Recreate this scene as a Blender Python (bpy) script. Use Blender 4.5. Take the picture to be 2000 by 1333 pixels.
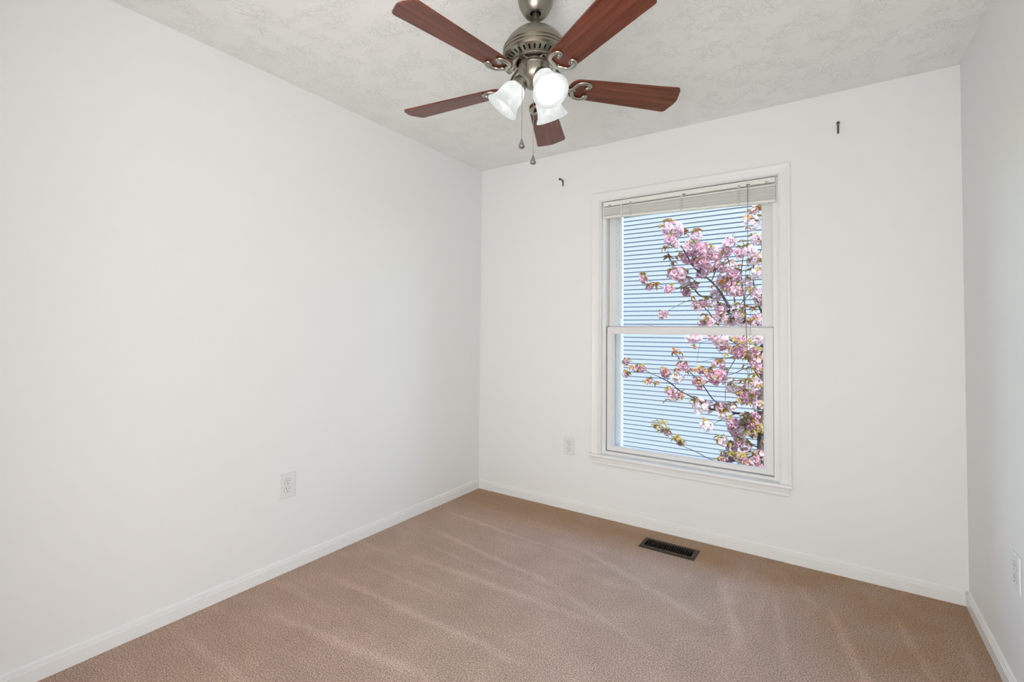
import bpy, bmesh, math, random
from mathutils import Vector, Matrix, Euler
for o in list(bpy.data.objects): bpy.data.objects.remove(o, do_unlink=True)
SC = bpy.context.scene
COL = SC.collection
PI = math.pi
rad = math.radians

# ------------------------------------------------------------------ camera
def cam_matrix(yaw, pit, rol, loc):
    cy, sy, cp, sp = math.cos(yaw), math.sin(yaw), math.cos(pit), math.sin(pit)
    f = Vector((sy*cp, cy*cp, sp)); r = Vector((cy, -sy, 0)); u = r.cross(f)
    r2 = math.cos(rol)*r + math.sin(rol)*u
    u2 = -math.sin(rol)*r + math.cos(rol)*u
    m = Matrix((r2, u2, -f)).transposed().to_4x4()
    m.translation = Vector(loc)
    return m
cam_d = bpy.data.cameras.new('camera')
cam = bpy.data.objects.new('camera', cam_d); COL.objects.link(cam)
cam_d.sensor_fit = 'HORIZONTAL'; cam_d.sensor_width = 36.0
cam_d.lens = 36.0*932.45/2000.0
cam_d.shift_x = 0.0
cam_d.shift_y = -46.885/2000.0
cam_d.clip_start = 0.02; cam_d.clip_end = 200
cam.matrix_world = cam_matrix(-0.5917, 0.0280, 0.0091, (2.2594, -2.9244, 1.2043))
SC.camera = cam

# ------------------------------------------------------------------ view, sky, sun
SC.view_settings.view_transform = 'Standard'
SC.view_settings.look = 'None'
SC.view_settings.gamma = 1.0
SC.view_settings.use_curve_mapping = False
SC.view_settings.exposure = -0.04

world = bpy.data.worlds.new('sky'); SC.world = world; world.use_nodes = True
wn = world.node_tree.nodes; wl = world.node_tree.links
wn.clear()
w_out = wn.new('ShaderNodeOutputWorld'); w_bg = wn.new('ShaderNodeBackground'); w_sky = wn.new('ShaderNodeTexSky')
w_sky.sky_type = 'NISHITA'; w_sky.sun_disc = False
w_sky.sun_elevation = rad(58); w_sky.sun_rotation = rad(150)
w_sky.air_density = 1.0; w_sky.dust_density = 0.6; w_sky.ozone_density = 2.0
w_bg.inputs['Strength'].default_value = 0.85
wl.new(w_sky.outputs[0], w_bg.inputs['Color']); wl.new(w_bg.outputs[0], w_out.inputs['Surface'])

sun_d = bpy.data.lights.new('sun', 'SUN'); sun_d.energy = 8.6; sun_d.angle = rad(0.53); sun_d.color = (1.0, 0.95, 0.88)
sun = bpy.data.objects.new('sun', sun_d); COL.objects.link(sun)
# the sun stands high behind this house, a little to the right
_sd = Vector((0.36, -0.62, 1.15)).normalized()
sun.rotation_euler = _sd.to_track_quat('Z', 'Y').to_euler()
sun.location = (3, -4, 9)

# two unseen area lights added behind the camera to fill the room
for _n, _loc, _rz, _w in (('added_fill_light', (2.00, -4.60, 0.62), 0, 55.0), ('added_side_fill_light', (3.45, -4.20, 0.65), 47, 57.0)):
    fill_d = bpy.data.lights.new(_n, 'AREA'); fill_d.shape = 'RECTANGLE'; fill_d.size = 1.5; fill_d.size_y = 1.2; fill_d.energy = _w; fill_d.color = (0.985, 0.985, 0.965)
    fill = bpy.data.objects.new(_n, fill_d); COL.objects.link(fill); fill.location = _loc; fill.rotation_euler = (rad(122), 0, rad(_rz))

BULB_EMIT = 7.5
SHADE_EMIT = 0.48

# ------------------------------------------------------------------ materials
def new_mat(name):
    m = bpy.data.materials.new(name); m.use_nodes = True
    nt = m.node_tree; b = nt.nodes['Principled BSDF']
    return m, nt, b
def simple(name, col, rough=0.5, metal=0.0, spec=0.5, bump=None, coat=0.0):
    m, nt, b = new_mat(name)
    b.inputs['Base Color'].default_value = (*col, 1)
    b.inputs['Roughness'].default_value = rough
    b.inputs['Metallic'].default_value = metal
    b.inputs['Specular IOR Level'].default_value = spec
    b.inputs['Coat Weight'].default_value = coat
    if bump:
        sc, st, dist = bump
        tc = nt.nodes.new('ShaderNodeTexCoord'); n = nt.nodes.new('ShaderNodeTexNoise'); bp = nt.nodes.new('ShaderNodeBump')
        n.inputs['Scale'].default_value = sc; n.inputs['Detail'].default_value = 4
        bp.inputs['Strength'].default_value = st; bp.inputs['Distance'].default_value = dist
        nt.links.new(tc.outputs['Object'], n.inputs['Vector']); nt.links.new(n.outputs['Fac'], bp.inputs['Height'])
        nt.links.new(bp.outputs[0], b.inputs['Normal'])
    return m
def N(nt, kind, **kw):
    n = nt.nodes.new(kind)
    for k, v in kw.items():
        if k in n.inputs: n.inputs[k].default_value = v
        else: setattr(n, k, v)
    return n
def math_node(nt, op, a, b=None, clamp=False):
    n = nt.nodes.new('ShaderNodeMath'); n.operation = op; n.use_clamp = clamp
    for i, v in enumerate((a, b)):
        if v is None: continue
        if isinstance(v, (int, float)): n.inputs[i].default_value = v
        else: nt.links.new(v, n.inputs[i])
    return n.outputs[0]
def mix_col(nt, fac, a, b, mode='MIX'):
    n = nt.nodes.new('ShaderNodeMix'); n.data_type = 'RGBA'; n.blend_type = mode
    for sock, v in ((n.inputs[0], fac), (n.inputs[6], a), (n.inputs[7], b)):
        if isinstance(v, (int, float)): sock.default_value = v
        elif isinstance(v, tuple): sock.default_value = (*v, 1)
        else: nt.links.new(v, sock)
    return n.outputs[2]

M = {}
M['wall'] = simple('wall_paint', (0.91, 0.917, 0.915), 0.55, spec=0.25, bump=(90, 0.05, 0.002))
M['trim'] = simple('trim_paint', (0.91, 0.915, 0.91), 0.35, spec=0.4)
M['vinyl'] = simple('window_vinyl', (0.86, 0.86, 0.86), 0.4, spec=0.4)
M['plastic'] = simple('white_plastic', (0.85, 0.85, 0.85), 0.3)
M['slot'] = simple('dark_slot', (0.02, 0.02, 0.02), 0.6)
M['blind'] = simple('blind_vinyl', (0.90, 0.90, 0.86), 0.45, spec=0.35)
M['cord'] = simple('blind_cord', (0.82, 0.81, 0.77), 0.7)
M['lift'] = simple('backlit_lift_cord', (0.27, 0.26, 0.24), 0.7)  # pale cord given a dark grey for its backlit look against outdoors
M['wand'] = simple('wand_plastic', (0.85, 0.86, 0.86), 0.2)
M['pewter'] = simple('aged_pewter', (0.30, 0.282, 0.235), 0.34, metal=1.0)
M['pewter_dark'] = simple('dark_pewter_cast', (0.10, 0.095, 0.085), 0.45, metal=1.0)  # darker pewter, used for the gap ring round outlet faces
M['nickel'] = simple('bracket_nickel', (0.42, 0.405, 0.36), 0.30, metal=1.0)
M['chain'] = simple('chain_nickel', (0.40, 0.385, 0.35), 0.25, metal=1.0)
M['fob'] = simple('fob_metal', (0.30, 0.28, 0.25), 0.25, metal=1.0, bump=(400, 0.9, 0.002))
M['motor'] = simple('motor_black', (0.012, 0.011, 0.010), 0.7, spec=0.2)
M['strip'] = simple('recess_shade_grey', (0.13, 0.13, 0.135), 0.9)  # dark grey for the recess shade beside the lower sash
M['bronze'] = simple('hook_bronze', (0.16, 0.14, 0.105), 0.4, metal=0.85)
M['register'] = simple('register_brown', (0.050, 0.032, 0.022), 0.5, spec=0.25)
M['duct'] = simple('duct_black', (0.008, 0.007, 0.006), 0.8)
M['corner_board'] = simple('corner_white', (0.80, 0.80, 0.80), 0.5)
M['roof'] = simple('roof_shingle', (0.10, 0.10, 0.11), 0.9, bump=(30, 0.6, 0.01))
M['lawn'] = simple('lawn_grass', (0.08, 0.16, 0.04), 0.9, bump=(60, 0.8, 0.02))
M['bark'] = simple('cherry_bark', (0.085, 0.065, 0.058), 0.75, bump=(60, 0.8, 0.01))

def make_siding():
    m, nt, b = new_mat('blue_siding')
    tc = N(nt, 'ShaderNodeTexCoord'); mp = N(nt, 'ShaderNodeMapping'); n = N(nt, 'ShaderNodeTexNoise')
    mp.inputs['Scale'].default_value = (2, 2, 60); n.inputs['Scale'].default_value = 3; n.inputs['Detail'].default_value = 5
    nt.links.new(tc.outputs['Object'], mp.inputs[0]); nt.links.new(mp.outputs[0], n.inputs['Vector'])
    c = mix_col(nt, n.outputs['Fac'], (0.19, 0.207, 0.240), (0.22, 0.237, 0.270))
    nt.links.new(c, b.inputs['Base Color']); b.inputs['Roughness'].default_value = 0.55
    return m
M['siding'] = make_siding()

def make_ceiling():
    m, nt, b = new_mat('ceiling_texture_paint')
    b.inputs['Base Color'].default_value = (0.955, 0.96, 0.952, 1); b.inputs['Roughness'].default_value = 0.65
    b.inputs['Specular IOR Level'].default_value = 0.2
    tc = N(nt, 'ShaderNodeTexCoord')
    d = N(nt, 'ShaderNodeTexNoise'); d.inputs['Scale'].default_value = 5.0; d.inputs['Detail'].default_value = 2
    va = N(nt, 'ShaderNodeVectorMath', operation='SCALE'); va.inputs['Scale'].default_value = 0.16
    vb = N(nt, 'ShaderNodeVectorMath', operation='ADD')
    nt.links.new(tc.outputs['Object'], d.inputs['Vector']); nt.links.new(d.outputs['Color'], va.inputs[0])
    nt.links.new(tc.outputs['Object'], vb.inputs[0]); nt.links.new(va.outputs[0], vb.inputs[1])
    n1 = N(nt, 'ShaderNodeTexNoise'); n1.inputs['Scale'].default_value = 42; n1.inputs['Detail'].default_value = 3; n1.inputs['Distortion'].default_value = 0.8
    nt.links.new(vb.outputs[0], n1.inputs['Vector'])
    # thin curved ridges left by the stomp brush: where the noise crosses its middle
    r = math_node(nt, 'SUBTRACT', n1.outputs['Fac'], 0.5); r = math_node(nt, 'ABSOLUTE', r)
    r = math_node(nt, 'MULTIPLY', r, 14.0); r = math_node(nt, 'SUBTRACT', 1.0, r, True)
    msk = N(nt, 'ShaderNodeTexNoise'); msk.inputs['Scale'].default_value = 9; msk.inputs['Detail'].default_value = 2
    nt.links.new(tc.outputs['Object'], msk.inputs['Vector'])
    mk = math_node(nt, 'SUBTRACT', msk.outputs['Fac'], 0.42); mk = math_node(nt, 'MULTIPLY', mk, 6.0, True)
    h = math_node(nt, 'MULTIPLY', r, mk)
    bp = N(nt, 'ShaderNodeBump'); bp.inputs['Strength'].default_value = 0.55; bp.inputs['Distance'].default_value = 0.004
    nt.links.new(h, bp.inputs['Height']); nt.links.new(bp.outputs[0], b.inputs['Normal'])
    return m
M['ceiling'] = make_ceiling()

# pile marks of the vacuum cleaner: (x0, y0, x1, y1, half width, strength)
STREAKS = [(0.10,-0.50,1.05,-0.58,.022,.8),(0.15,-0.75,1.25,-0.92,.03,.9),(0.30,-0.93,0.95,-0.98,.018,.6),(0.32,-1.08,1.50,-1.06,.035,.9),
           (0.16,-1.45,1.45,-1.43,.032,1.0),(0.20,-1.27,0.85,-1.28,.02,.5),(0.22,-1.80,1.15,-1.67,.036,1.0),(0.10,-2.06,0.75,-2.04,.03,.7),
           (0.45,-0.30,1.10,-0.36,.02,.5),(1.15,-0.92,1.75,-1.12,.03,.7),(1.00,-0.44,1.90,-0.83,.035,.7),(1.79,-0.34,1.97,-0.95,.04,.8),
           (2.23,-0.36,2.37,-0.95,.032,1.0),(2.10,-0.20,2.20,-0.45,.03,.5),(2.46,-0.25,2.56,-0.80,.025,.8),(2.68,-0.30,2.65,-0.80,.02,.6),(2.02,-0.35,2.12,-0.95,.03,.6)]
def make_carpet():
    m, nt, b = new_mat('cut_pile_carpet')
    tc = N(nt, 'ShaderNodeTexCoord')
    sep = N(nt, 'ShaderNodeSeparateXYZ')
    dn = N(nt, 'ShaderNodeTexNoise'); dn.inputs['Scale'].default_value = 14; dn.inputs['Detail'].default_value = 4
    dv = N(nt, 'ShaderNodeVectorMath', operation='SUBTRACT'); dv.inputs[1].default_value = (.5, .5, .5)
    ds = N(nt, 'ShaderNodeVectorMath', operation='SCALE'); ds.inputs['Scale'].default_value = 0.05
    da = N(nt, 'ShaderNodeVectorMath', operation='ADD')
    L = nt.links.new
    L(tc.outputs['Object'], dn.inputs['Vector']); L(dn.outputs['Color'], dv.inputs[0]); L(dv.outputs[0], ds.inputs[0])
    L(tc.outputs['Object'], da.inputs[0]); L(ds.outputs[0], da.inputs[1]); L(da.outputs[0], sep.inputs[0])
    X, Y = sep.outputs[0], sep.outputs[1]
    total = None
    for x0, y0, x1, y1, hw, st in STREAKS:
        dx, dy = x1-x0, y1-y0; ln = math.hypot(dx, dy); ux, uy = dx/ln, dy/ln
        # t along, s across
        t = math_node(nt, 'ADD', math_node(nt, 'MULTIPLY', X, ux/ln), math_node(nt, 'MULTIPLY', Y, uy/ln))
        t = math_node(nt, 'SUBTRACT', t, (x0*ux+y0*uy)/ln)
        s = math_node(nt, 'ADD', math_node(nt, 'MULTIPLY', X, -uy/hw), math_node(nt, 'MULTIPLY', Y, ux/hw))
        s = math_node(nt, 'SUBTRACT', s, (-x0*uy+y0*ux)/hw)
        # sharp on one flank, feathered on the other
        e = math_node(nt, 'SUBTRACT', 1.0, math_node(nt, 'ABSOLUTE', s), True)
        tt = math_node(nt, 'MULTIPLY', t, math_node(nt, 'SUBTRACT', 1.0, t)); tt = math_node(nt, 'MULTIPLY', tt, 6.0, True)
        v = math_node(nt, 'MULTIPLY', math_node(nt, 'MULTIPLY', e, tt), st)
        total = v if total is None else math_node(nt, 'MAXIMUM', total, v)
    # fainter strokes between them: across the room on the left, away from the window on the right
    def strokes(scale):
        mp = N(nt, 'ShaderNodeMapping'); mp.inputs['Scale'].default_value = scale
        ns = N(nt, 'ShaderNodeTexNoise'); ns.inputs['Scale'].default_value = 1.0; ns.inputs['Detail'].default_value = 3; ns.inputs['Roughness'].default_value = 0.6
        L(da.outputs[0], mp.inputs[0]); L(mp.outputs[0], ns.inputs['Vector'])
        return math_node(nt, 'MULTIPLY', math_node(nt, 'SUBTRACT', ns.outputs['Fac'], 0.52), 4.0, True)
    side = math_node(nt, 'MULTIPLY', math_node(nt, 'SUBTRACT', X, 1.3), 2.0, True)
    sa = math_node(nt, 'MULTIPLY', strokes((1.1, 12.0, 1.0)), math_node(nt, 'SUBTRACT', 1.0, side))
    sb = math_node(nt, 'MULTIPLY', strokes((11.0, 1.3, 1.0)), side)
    total = math_node(nt, 'MAXIMUM', total, math_node(nt, 'MULTIPLY', math_node(nt, 'ADD', sa, sb), 0.55))
    # yarn grain
    g = N(nt, 'ShaderNodeTexNoise'); g.inputs['Scale'].default_value = 200; g.inputs['Detail'].default_value = 4; g.inputs['Roughness'].default_value = 0.72
    L(tc.outputs['Object'], g.inputs['Vector'])
    v = N(nt, 'ShaderNodeTexVoronoi'); v.inputs['Scale'].default_value = 230; v.inputs['Randomness'].default_value = 1.0
    L(tc.outputs['Object'], v.inputs['Vector'])
    big = N(nt, 'ShaderNodeTexNoise'); big.inputs['Scale'].default_value = 5; big.inputs['Detail'].default_value = 4
    L(tc.outputs['Object'], big.inputs['Vector'])
    gr = N(nt, 'ShaderNodeMapRange'); gr.inputs[1].default_value = 0.39; gr.inputs[2].default_value = 0.61; L(g.outputs['Fac'], gr.inputs[0])
    c = mix_col(nt, gr.outputs[0], CARPET_DARK, CARPET_LIGHT)
    bigr = N(nt, 'ShaderNodeMapRange'); bigr.inputs[1].default_value = 0.35; bigr.inputs[2].default_value = 0.65; L(big.outputs['Fac'], bigr.inputs[0])
    c2 = mix_col(nt, bigr.outputs[0], (0.93, 0.92, 0.91), (1.05, 1.05, 1.05))
    c = mix_col(nt, 1.0, c, c2, 'MULTIPLY')
    lift = mix_col(nt, total, (1, 1, 1), (1.24, 1.29, 1.36))
    c = mix_col(nt, 1.0, c, lift, 'MULTIPLY')
    # darker, browner: warm lamplight painted along the window wall, unbrushed pile in the right corner
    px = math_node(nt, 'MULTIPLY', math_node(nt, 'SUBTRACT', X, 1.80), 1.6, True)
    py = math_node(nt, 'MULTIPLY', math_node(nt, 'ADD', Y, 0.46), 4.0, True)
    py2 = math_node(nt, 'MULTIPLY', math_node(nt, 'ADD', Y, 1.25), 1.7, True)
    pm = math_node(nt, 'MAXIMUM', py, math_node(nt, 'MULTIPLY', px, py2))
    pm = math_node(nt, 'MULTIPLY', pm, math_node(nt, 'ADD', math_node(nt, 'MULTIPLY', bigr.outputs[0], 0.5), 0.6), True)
    # window sky sheen put into the colour, growing away from the pinker long wall
    window_sheen = math_node(nt, 'MULTIPLY', math_node(nt, 'SUBTRACT', X, 0.45), 1.0, True)
    sheen_tint = mix_col(nt, window_sheen, (1.02, 0.97, 0.94), (1.15, 1.20, 1.30))
    c = mix_col(nt, 1.0, c, mix_col(nt, pm, sheen_tint, (0.80, 0.66, 0.47)), 'MULTIPLY')
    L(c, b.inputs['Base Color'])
    b.inputs['Roughness'].default_value = 1.0; b.inputs['Specular IOR Level'].default_value = 0.05
    b.inputs['Sheen Weight'].default_value = 0.25; b.inputs['Sheen Roughness'].default_value = 0.6
    h = math_node(nt, 'ADD', g.outputs['Fac'], math_node(nt, 'MULTIPLY', v.outputs['Distance'], -0.7))
    bp = N(nt, 'ShaderNodeBump'); bp.inputs['Strength'].default_value = 0.9; bp.inputs['Distance'].default_value = 0.007
    L(h, bp.inputs['Height']); L(bp.outputs[0], b.inputs['Normal'])
    return m
CARPET_DARK = (0.33, 0.20, 0.135)
CARPET_LIGHT = (0.96, 0.73, 0.585)
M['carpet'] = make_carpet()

def make_wood():
    m, nt, b = new_mat('cherry_blade_wood')
    tc = N(nt, 'ShaderNodeTexCoord'); mp = N(nt, 'ShaderNodeMapping'); mp.inputs['Scale'].default_value = (3.0, 55, 10)
    n = N(nt, 'ShaderNodeTexNoise'); n.inputs['Scale'].default_value = 1.6; n.inputs['Detail'].default_value = 6; n.inputs['Distortion'].default_value = 0.4
    nt.links.new(tc.outputs['Object'], mp.inputs[0]); nt.links.new(mp.outputs[0], n.inputs['Vector'])
    r = N(nt, 'ShaderNodeMapRange'); r.inputs[1].default_value = .3; r.inputs[2].default_value = .7; nt.links.new(n.outputs['Fac'], r.inputs[0])
    c = mix_col(nt, r.outputs[0], (0.088, 0.019, 0.009), (0.205, 0.056, 0.030))
    nt.links.new(c, b.inputs['Base Color'])
    b.inputs['Roughness'].default_value = 0.42; b.inputs['Specular IOR Level'].default_value = 0.28; b.inputs['Coat Weight'].default_value = 0.25; b.inputs['Coat Roughness'].default_value = 0.22
    return m
M['wood'] = make_wood()

def make_shade():
    m, nt, b = new_mat('frosted_glass')
    out = nt.nodes['Material Output']
    tc = N(nt, 'ShaderNodeTexCoord'); n = N(nt, 'ShaderNodeTexNoise'); n.inputs['Scale'].default_value = 22; n.inputs['Detail'].default_value = 3; n.inputs['Distortion'].default_value = 1.5
    nt.links.new(tc.outputs['Object'], n.inputs['Vector'])
    r = N(nt, 'ShaderNodeMapRange'); r.inputs[1].default_value = .35; r.inputs[2].default_value = .7; r.inputs[3].default_value = 0.28; r.inputs[4].default_value = 0.55
    nt.links.new(n.outputs['Fac'], r.inputs[0])
    tr = N(nt, 'ShaderNodeBsdfTranslucent'); tr.inputs[0].default_value = (.60, .61, .60, 1)
    df = N(nt, 'ShaderNodeBsdfDiffuse'); df.inputs[0].default_value = (.13, .133, .13, 1)
    gl = N(nt, 'ShaderNodeBsdfGlossy'); gl.inputs['Roughness'].default_value = 0.25
    em = N(nt, 'ShaderNodeEmission'); em.inputs[0].default_value = (0.975, 1.0, .995, 1)
    em.inputs[1].default_value = SHADE_EMIT
    mx = N(nt, 'ShaderNodeMixShader'); nt.links.new(r.outputs[0], mx.inputs[0]); nt.links.new(df.outputs[0], mx.inputs[1]); nt.links.new(tr.outputs[0], mx.inputs[2])
    m2 = N(nt, 'ShaderNodeMixShader'); m2.inputs[0].default_value = 0.06; nt.links.new(mx.outputs[0], m2.inputs[1]); nt.links.new(gl.outputs[0], m2.inputs[2])
    ad = N(nt, 'ShaderNodeAddShader'); nt.links.new(m2.outputs[0], ad.inputs[0]); nt.links.new(em.outputs[0], ad.inputs[1])
    nt.links.new(ad.outputs[0], out.inputs['Surface'])
    return m
M['shade'] = make_shade()
def make_emit(name, col, st):
    m, nt, b = new_mat(name)
    b.inputs['Base Color'].default_value = (1, 1, 1, 1)
    b.inputs['Emission Color'].default_value = (*col, 1); b.inputs['Emission Strength'].default_value = st
    return m
M['bulb'] = make_emit('lit_bulb', (0.975, 1.0, 0.995), BULB_EMIT)

def make_glass():
    m, nt, b = new_mat('window_glass')
    out = nt.nodes['Material Output']
    fr = N(nt, 'ShaderNodeFresnel'); fr.inputs[0].default_value = 1.09
    tr = N(nt, 'ShaderNodeBsdfTransparent'); tr.inputs[0].default_value = (.97, .98, .98, 1)
    gl = N(nt, 'ShaderNodeBsdfGlossy'); gl.inputs['Roughness'].default_value = 0.02
    mx = N(nt, 'ShaderNodeMixShader')
    nt.links.new(fr.outputs[0], mx.inputs[0]); nt.links.new(tr.outputs[0], mx.inputs[1]); nt.links.new(gl.outputs[0], mx.inputs[2])
    nt.links.new(mx.outputs[0], out.inputs['Surface'])
    return m
M['glass'] = make_glass()

def make_leafy(name, cols, rough, transl):
    """petals and leaves: colour differs from piece to piece, light comes through"""
    m, nt, b = new_mat(name)
    out = nt.nodes['Material Output']
    oi = N(nt, 'ShaderNodeObjectInfo'); tc = N(nt, 'ShaderNodeTexCoord')
    n = N(nt, 'ShaderNodeTexNoise'); n.inputs['Scale'].default_value = 38; n.inputs['Detail'].default_value = 1
    nt.links.new(tc.outputs['Object'], n.inputs['Vector'])
    f = math_node(nt, 'ADD', math_node(nt, 'MULTIPLY', n.outputs['Fac'], 0.8), math_node(nt, 'MULTIPLY', oi.outputs['Random'], 0.5))
    f = math_node(nt, 'SUBTRACT', f, 0.15)
    cr = N(nt, 'ShaderNodeValToRGB')
    e = cr.color_ramp.elements
    e[0].position = 0.2; e[0].color = (*cols[0], 1); e[1].position = 0.8; e[1].color = (*cols[-1], 1)
    for i, c in enumerate(cols[1:-1]):
        k = cr.color_ramp.elements.new(0.2+0.6*(i+1)/(len(cols)-1)); k.color = (*c, 1)
    nt.links.new(f, cr.inputs[0])
    nt.links.new(cr.outputs[0], b.inputs['Base Color']); b.inputs['Roughness'].default_value = rough
    tr = N(nt, 'ShaderNodeBsdfTranslucent'); nt.links.new(cr.outputs[0], tr.inputs[0])
    mx = N(nt, 'ShaderNodeMixShader'); mx.inputs[0].default_value = transl
    nt.links.new(b.outputs[0], mx.inputs[1]); nt.links.new(tr.outputs[0], mx.inputs[2]); nt.links.new(mx.outputs[0], out.inputs['Surface'])
    return m
M['petal'] = make_leafy('cherry_petal', [(0.62, 0.33, 0.40), (0.76, 0.50, 0.555), (0.85, 0.68, 0.70), (0.90, 0.81, 0.80)], 0.6, 0.35)
M['leaf'] = make_leafy('young_cherry_leaf', [(0.15, 0.065, 0.03), (0.38, 0.155, 0.05), (0.38, 0.21, 0.06), (0.25, 0.23, 0.05)], 0.45, 0.4)

# ------------------------------------------------------------------ helpers
def obj(name, bm, mat, parent=None, smooth=None, loc=None):
    me = bpy.data.meshes.new(name)
    bmesh.ops.recalc_face_normals(bm, faces=bm.faces)
    if smooth is not None:
        for f in bm.faces: f.smooth = True
        for e in bm.edges:
            if len(e.link_faces) == 2 and e.calc_face_angle(0) > rad(smooth): e.smooth = False
    bm.to_mesh(me); bm.free()
    for m in (mat if isinstance(mat, (list, tuple)) else [mat]): me.materials.append(m)
    o = bpy.data.objects.new(name, me); COL.objects.link(o)
    if parent is not None: o.parent = parent
    if loc: o.location = loc
    return o
def empty(name, loc, rz=0.0):
    o = bpy.data.objects.new(name, None); COL.objects.link(o)
    o.location = loc; o.rotation_euler = (0, 0, rz); o.empty_display_size = 0.05
    return o
def tag(o, label=None, cat=None, group=None, kind=None):
    if label: o['label'] = label
    if cat: o['category'] = cat
    if group: o['group'] = group
    if kind: o['kind'] = kind
    return o
def BM(): return bmesh.new()
def box(bm, x0, x1, y0, y1, z0, z1, bev=0.0, seg=1):
    vs = [bm.verts.new((x, y, z)) for x in (x0, x1) for y in (y0, y1) for z in (z0, z1)]
    F = [(0, 1, 3, 2), (4, 6, 7, 5), (0, 4, 5, 1), (2, 3, 7, 6), (0, 2, 6, 4), (1, 5, 7, 3)]
    fs = [bm.faces.new([vs[i] for i in f]) for f in F]
    if bev > 0:
        es = list({e for f in fs for e in f.edges})
        bmesh.ops.bevel(bm, geom=es, offset=bev, segments=seg, profile=0.5, affect='EDGES')
    return vs
def lathe(bm, prof, n=32, mat=None, cap0=False, cap1=False):
    """profile of (r, z) turned about z; mat is an extra Matrix"""
    rings = []
    for r, z in prof:
        if r < 1e-6: rings.append([bm.verts.new((0, 0, z))])
        else: rings.append([bm.verts.new((r*math.cos(2*PI*i/n), r*math.sin(2*PI*i/n), z)) for i in range(n)])
    for a, b in zip(rings, rings[1:]):
        for i in range(n):
            j = (i+1) % n
            if len(a) == 1 and len(b) == 1: continue
            if len(a) == 1: bm.faces.new((a[0], b[i], b[j]))
            elif len(b) == 1: bm.faces.new((a[i], b[0], a[j]))
            else: bm.faces.new((a[i], b[i], b[j], a[j]))
    if cap0 and len(rings[0]) > 1: bm.faces.new(rings[0])
    if cap1 and len(rings[-1]) > 1: bm.faces.new(rings[-1])
    vs = [v for r in rings for v in r]
    if mat is not None: bmesh.ops.transform(bm, matrix=mat, verts=vs)
    return vs
def sweep(bm, pts, sizes, n=8, up=Vector((0, 0, 1)), caps=True):
    """tube through pts; sizes = radius or (half width, half height)"""
    P = [Vector(p) for p in pts]; rings = []
    for i, p in enumerate(P):
        t = (P[min(i+1, len(P)-1)]-P[max(i-1, 0)]).normalized()
        s = t.cross(up)
        if s.length < 1e-4: s = t.cross(Vector((1, 0, 0)))
        s.normalize(); u = s.cross(t).normalized()
        sz = sizes[i] if isinstance(sizes, list) else sizes
        a, b = sz if isinstance(sz, tuple) else (sz, sz)
        rings.append([bm.verts.new(p+s*a*math.cos(2*PI*k/n)+u*b*math.sin(2*PI*k/n)) for k in range(n)])
    for A, B in zip(rings, rings[1:]):
        for k in range(n): bm.faces.new((A[k], A[(k+1) % n], B[(k+1) % n], B[k]))
    if caps: bm.faces.new(rings[0]); bm.faces.new(list(reversed(rings[-1])))
def spline(pts, k=6):
    P = [Vector(p) for p in pts]; out = []
    for i in range(len(P)-1):
        p0, p1, p2, p3 = P[max(i-1, 0)], P[i], P[i+1], P[min(i+2, len(P)-1)]
        for j in range(k):
            t = j/k
            out.append(0.5*((2*p1)+(p2-p0)*t+(2*p0-5*p1+4*p2-p3)*t*t+(-p0+3*p1-3*p2+p3)*t*t*t))
    out.append(P[-1]); return out
def prism(bm, poly, a, b, axis='x'):
    """polygon (two coordinates) extruded along an axis from a to b"""
    def mk(u, v, w): return {'x': (w, u, v), 'y': (u, w, v), 'z': (u, v, w)}[axis]
    A = [bm.verts.new(mk(u, v, a)) for u, v in poly]; B = [bm.verts.new(mk(u, v, b)) for u, v in poly]
    n = len(poly)
    for i in range(n): bm.faces.new((A[i], A[(i+1) % n], B[(i+1) % n], B[i]))
    bm.faces.new(A); bm.faces.new(list(reversed(B)))
def sphere(bm, c, r, seg=10, rings=8, scale=(1, 1, 1)):
    m = Matrix.Translation(c) @ Matrix.Diagonal((scale[0], scale[1], scale[2], 1))
    bmesh.ops.create_uvsphere(bm, u_segments=seg, v_segments=rings, radius=r, matrix=m)

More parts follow.
